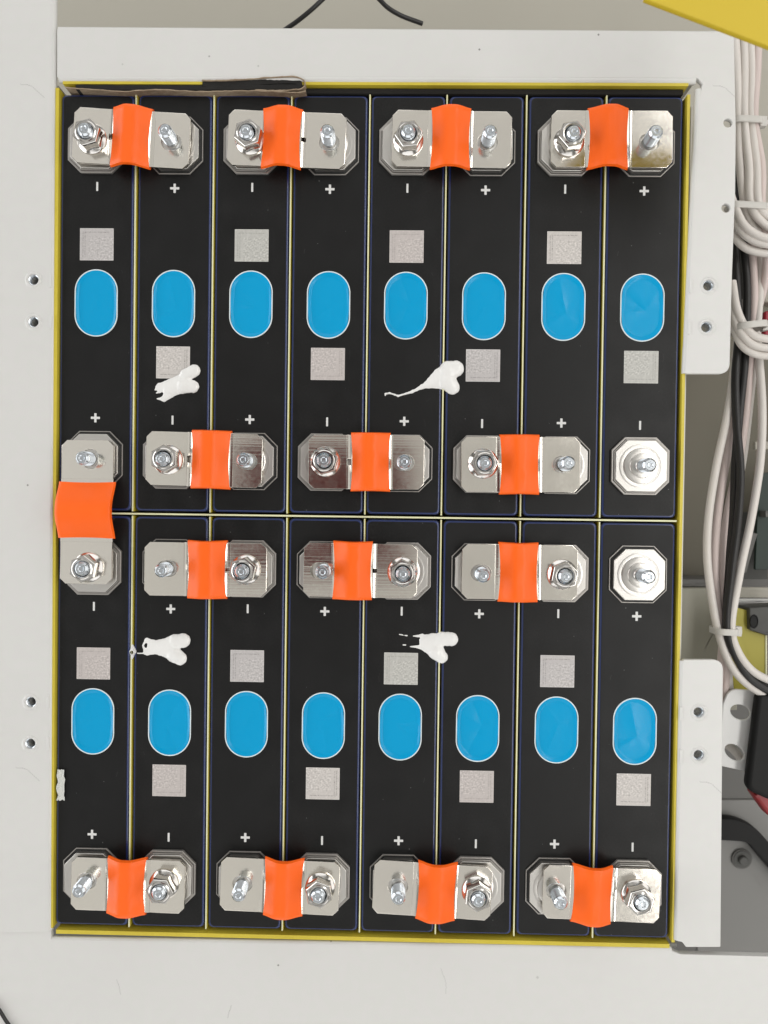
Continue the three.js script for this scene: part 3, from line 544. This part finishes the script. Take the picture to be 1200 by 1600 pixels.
cable('second cable from the left at mid height, pale pink', [[1162, 480, -25], [1156, 560, -22], [1148, 650, -22], [1131, 740, -21], [1120, 820, -20], [1117, 880, -19], [1121, 940, -18], [1126, 985, -16], [1134, 1050, -22], [1130, 1100, -26]], 1.75, pk);
cable('rightmost white cable arching away at mid height', [[1178, 470, -26], [1186, 560, -22], [1191, 640, -20], [1188, 720, -18], [1174, 810, -16], [1155, 900, -14], [1143, 985, -12], [1154, 1020, -12], [1178, 1050, -13], [1230, 1074, -16]], 1.75, w);
{
  const v = [[440, 50, -30], [466, 32, -26], [488, 14, -24], [512, -8, -24], [545, -32, -24], [585, -8, -24], [606, 12, -26], [626, 24, -28], [660, 37, -32]];
  tag(obj('cable', new THREE.TubeGeometry(new THREE.CatmullRomCurve3(v.map((p) => new THREE.Vector3(...U(...p)))), 60, 1.0, 10), bk), 'thin black cable looping behind the top rail', 'cable');
}
tag(obj('cable', new THREE.TubeGeometry(new THREE.CatmullRomCurve3([[-14, 1560, 2.6], [2, 1583, 2.6], [10, 1596, 2.6], [26, 1618, 2.6]].map((p) => new THREE.Vector3(...U(...p)))), 20, 0.7, 8), bk), 'thin black wire crossing the bottom left corner', 'cable');
function tie(label, px, py, h, halfX, halfY, tail, tilt = 0) {
  const c = U(px, py, h), t = thing('cable_tie', label, 'cable tie', c, tilt, 'nylon cable ties');
  const s = roundRect(halfX * 2 + 1.2, halfY * 2 + 1.2, Math.min(halfX, halfY) * 0.9), q = roundRect(halfX * 2, halfY * 2, Math.min(halfX, halfY) * 0.85, 0, 0, THREE.Path); s.holes.push(q);
  obj('strap', toCreasedNormals(new THREE.ExtrudeGeometry(s, { depth: 2.4, bevelEnabled: true, bevelThickness: 0.2, bevelSize: 0.2, bevelSegments: 2 }).translate(0, 0, -1.2), 0.5), M.tie, t);
  obj('buckle', box(2.6, 2.8, 4.2, halfX + 1.2, 0.4, 0), M.tie, t);
  obj('tail', box(tail, 0.9, 1.9, halfX + 2.4 + tail / 2, 1.0, 0.3), M.tie, t);
  return t;
}
tie('nylon tie around the white cables beside the upper round hole', 1166, 191, -14, 5.6, 2.6, 1.8, -0.04);
tie('nylon tie around the white cables beside the second round hole', 1166, 325, -12, 7.2, 3.2, 0.8, -0.05);
tie('nylon tie holding the loops and black cables at the middle of the bundle', 1166, 513, -16, 6.4, 8, 0.8, 0.12);
tie('nylon tie gathering the cables near the lower flange', 1131, 985, -15, 4.6, 4.8, 0.4, -0.02);

// ------------------------------------------------------------------ equipment in the cabinet, right of the tray
const qd = (list, h) => roundPoly(list.map(([x, y, r = 0.4]) => PR(x, y, h, r)));
struct('cabinet_side', slab(qd([[1040, 100], [1300, 100], [1300, 905], [1040, 905]], -92), -92, 3, 0.3, 1), M.wallBrown, 'brown-grey cabinet sheet behind the cables');
{ const t = thing('sheet_seam', 'thin raised seams on the sheet behind the upper cables', 'seam');
  for (const y of [181, 270]) { const a = U(1180, y, -90); obj('seam_strip', box(60, 1.2, 1.0, a[0] + 24, -90.5, a[2]), M.wallGrey, t); } }
{ const t = thing('duct_box', 'grey sheet metal box below the gap in the flange', 'metal box');
  obj('lid', slab(qd([[1050, 919], [1152, 919], [1152, 1110], [1050, 1110]], -62), -62, 40, 0.6, 3), std({ color: L(0.30, 0.29, 0.235), roughness: 0.5 }), t);
  obj('front_lip', slab(qd([[1050, 905], [1152, 905], [1152, 917], [1050, 917]], -66), -66, 20, 0.5, 2), M.midGrey, t); }
{ const t = thing('equipment_rail', 'pale metal rail crossing behind the lower cables', 'rail');
  obj('rail_face', slab(qd([[1150, 918], [1260, 918], [1260, 934], [1150, 934]], -60), -60, 3, 0.4, 2), M.wallGrey, t);
  obj('rail_lip', slab(qd([[1150, 936], [1260, 936], [1260, 942], [1150, 942]], -58), -58, 4, 0.8, 3), M.paint, t); }
{ const t = thing('circuit_board', 'dark green circuit board edge right of the cables', 'circuit board');
  obj('board', slab(qd([[1186, 740], [1260, 730], [1260, 890], [1180, 890]], -70), -70, 2, 0.2, 1), M.green, t);
  obj('edge_strip', slab(qd([[1180, 690], [1260, 690], [1260, 700], [1180, 702]], -66), -66, 3, 0.4, 2), M.wallGrey, t); 
  obj('support', slab(qd([[1146, 800], [1200, 800], [1200, 905], [1146, 905]], -84), -84, 4, 0.4, 2), M.darkGrey, t); 
  obj('standoff', slab(qd([[1196, 798], [1206, 798], [1206, 808], [1196, 808]], -64), -64, 10, 0.4, 2), M.midGrey, t); }
{ const t = thing('support_strut', 'slanted grey strut behind the rightmost white cable', 'strut');
  obj('strut_bar', slab(qd([[1176, 832], [1184, 834], [1166, 896], [1158, 892]], -50), -50, 3, 0.4, 2), M.midGrey, t); }
{ const t = thing('connector', 'small red plug at the right edge beside the middle loops', 'connector');
  obj('housing', slab(qd([[1195, 486, 1], [1230, 482, 1], [1230, 530, 1], [1194, 526, 1]], -34), -34, 9, 0.8, 3), std({ color: L(0.30, 0.006, 0.02), roughness: 0.4 }), t);
  obj('clip', slab(qd([[1194, 440, 1], [1230, 440, 1], [1230, 476, 1], [1194, 472, 1]], -40), -40, 8, 0.8, 3), M.wallGrey, t); }
{ const t = thing('support_board', 'olive yellow board behind the lower cable tie', 'support board');
  obj('panel', slab(qd([[1146, 948], [1172, 955], [1172, 985], [1196, 992], [1196, 1110], [1150, 1090], [1140, 1040]], -40), -40, 3, 0.3, 2), std({ color: L(0.42, 0.37, 0.05), roughness: 0.5 }), t);
  obj('edge', slab(qd([[1196, 992], [1199, 992], [1199, 1110], [1196, 1110]], -39.5), -39.5, 4, 0.3, 2), M.boardEdge, t);
  obj('terminal_block', slab(qd([[1171, 950, 0.5], [1240, 945, 0.5], [1240, 1000], [1194, 992], [1172, 984]], -37), -37, 12, 0.6, 2), M.darkGrey, t);
  const c = U(1178, 971, -37); obj('screw_hole', lathe([[0.01, 0.02], [1.9, 0.05], [2.2, 0.25], [2.6, 0.1], [2.6, -0.4]], 20).scale(0.8, 1, 1.3).translate(c[0], c[1], c[2]), M.blackPlastic, t); }
{ const t = thing('slotted_bracket', 'white bracket with two oval slots beside the lower flange', 'bracket');
  const s = qd([[1140, 1076, 4], [1192, 1080, 4], [1176, 1208, 1], [1122, 1196, 2], [1130, 1100, 1]], -21);
  const ov = (x, y, a, b, t2) => { const c = P2(x, y, -21), p = new THREE.Path(); p.absellipse(c[0], c[1], a, b, 0, Math.PI * 2, true, t2); return p; };
  s.holes.push(ov(1157, 1113, 4.6, 3.3, 0.35), ov(1148, 1176, 4.9, 3.2, 0.6));
  obj('plate', slab(s, -21, 1.4, 0.4, 3), M.white, t); }
cable('short white cable end seen through the lower slot of the bracket', [[1128, 1160, -32], [1142, 1168, -28], [1155, 1182, -27], [1172, 1205, -34]], 1.9, w, 'cables right of the tray');
{ const t = thing('device_housing', 'black device housing with a red underside at the right edge', 'device');
  obj('shell', slab(qd([[1184, 1084, 3], [1290, 1085, 2], [1290, 1262, 2], [1204, 1252, 3], [1166, 1234, 4]], -14), -14, 5, 2.2, 5), M.blackPlastic, t);
  obj('underside', slab(qd([[1176, 1240, 2], [1290, 1250, 1], [1290, 1300, 3], [1206, 1282, 4]], -18), -18, 8, 1.5, 4), M.red, t); }
{ const t = thing('base_plate', 'grey mounting plate with black surround at the bottom right', 'mounting plate');
  obj('surround', slab(qd([[1100, 1279, 1], [1158, 1279, 8], [1185, 1298, 3], [1240, 1360, 2], [1240, 1400, 1], [1196, 1350, 3], [1168, 1316, 3], [1100, 1312, 1]], -62), -62, 5.5, 0.8, 3), M.blackPlastic, t);
  obj('plate', slab(qd([[1090, 1250], [1290, 1250], [1290, 1520], [1090, 1520]], -68), -68, 3, 0.4, 2), M.plateGrey, t);
  const c = U(1161, 1344, -66); obj('screw', lathe([[0.01, 2.4], [1.9, 2.4], [2.3, 2.0], [2.3, 0.6], [4.4, 0.5], [4.6, 0]], 24).translate(c[0], -67, c[2]), M.darkGrey, t); 
  obj('washer', lathe([[2.4, 0.3], [5, 0.3], [5.2, 0]], 24).translate(c[0], -67.2, c[2]), M.midGrey, t); }

// ------------------------------------------------------------------ raised yellow cover sheet (near the camera) and the phone taking the picture
{ const h = 70; const t = thing('cover_sheet', 'bright yellow insulating cover sheet standing out at the top right corner', 'cover sheet');
  obj('sheet', slab(qd([[1006, -2], [1060, -60], [1320, -60], [1320, 118], [1202, 73]], h), h, 2, 0.4, 2), M.coverYellow, t); }
{ const t = thing('smartphone', 'phone in an open maroon flip case held over the tray', 'smartphone', [CAM[0], CAM[1] + 5, CAM[2]], 0.02);
  obj('phone_body', slab(roundPoly([[-64, -54, 8], [14, -54, 8], [14, 58, 8], [-64, 58, 8]]), 9, 8, 1.6, 3), M.maroon, t);
  obj('case_flap', slab(roundPoly([[-142, -54, 8], [-70, -54, 8], [-70, 58, 8], [-142, 58, 8]]), 9, 2.5, 0.8, 3), M.maroon, t);
  obj('case_spine', box(6, 1.6, 106, -67, 8, 2), M.maroon, t);
}

renderer.render(scene, camera);
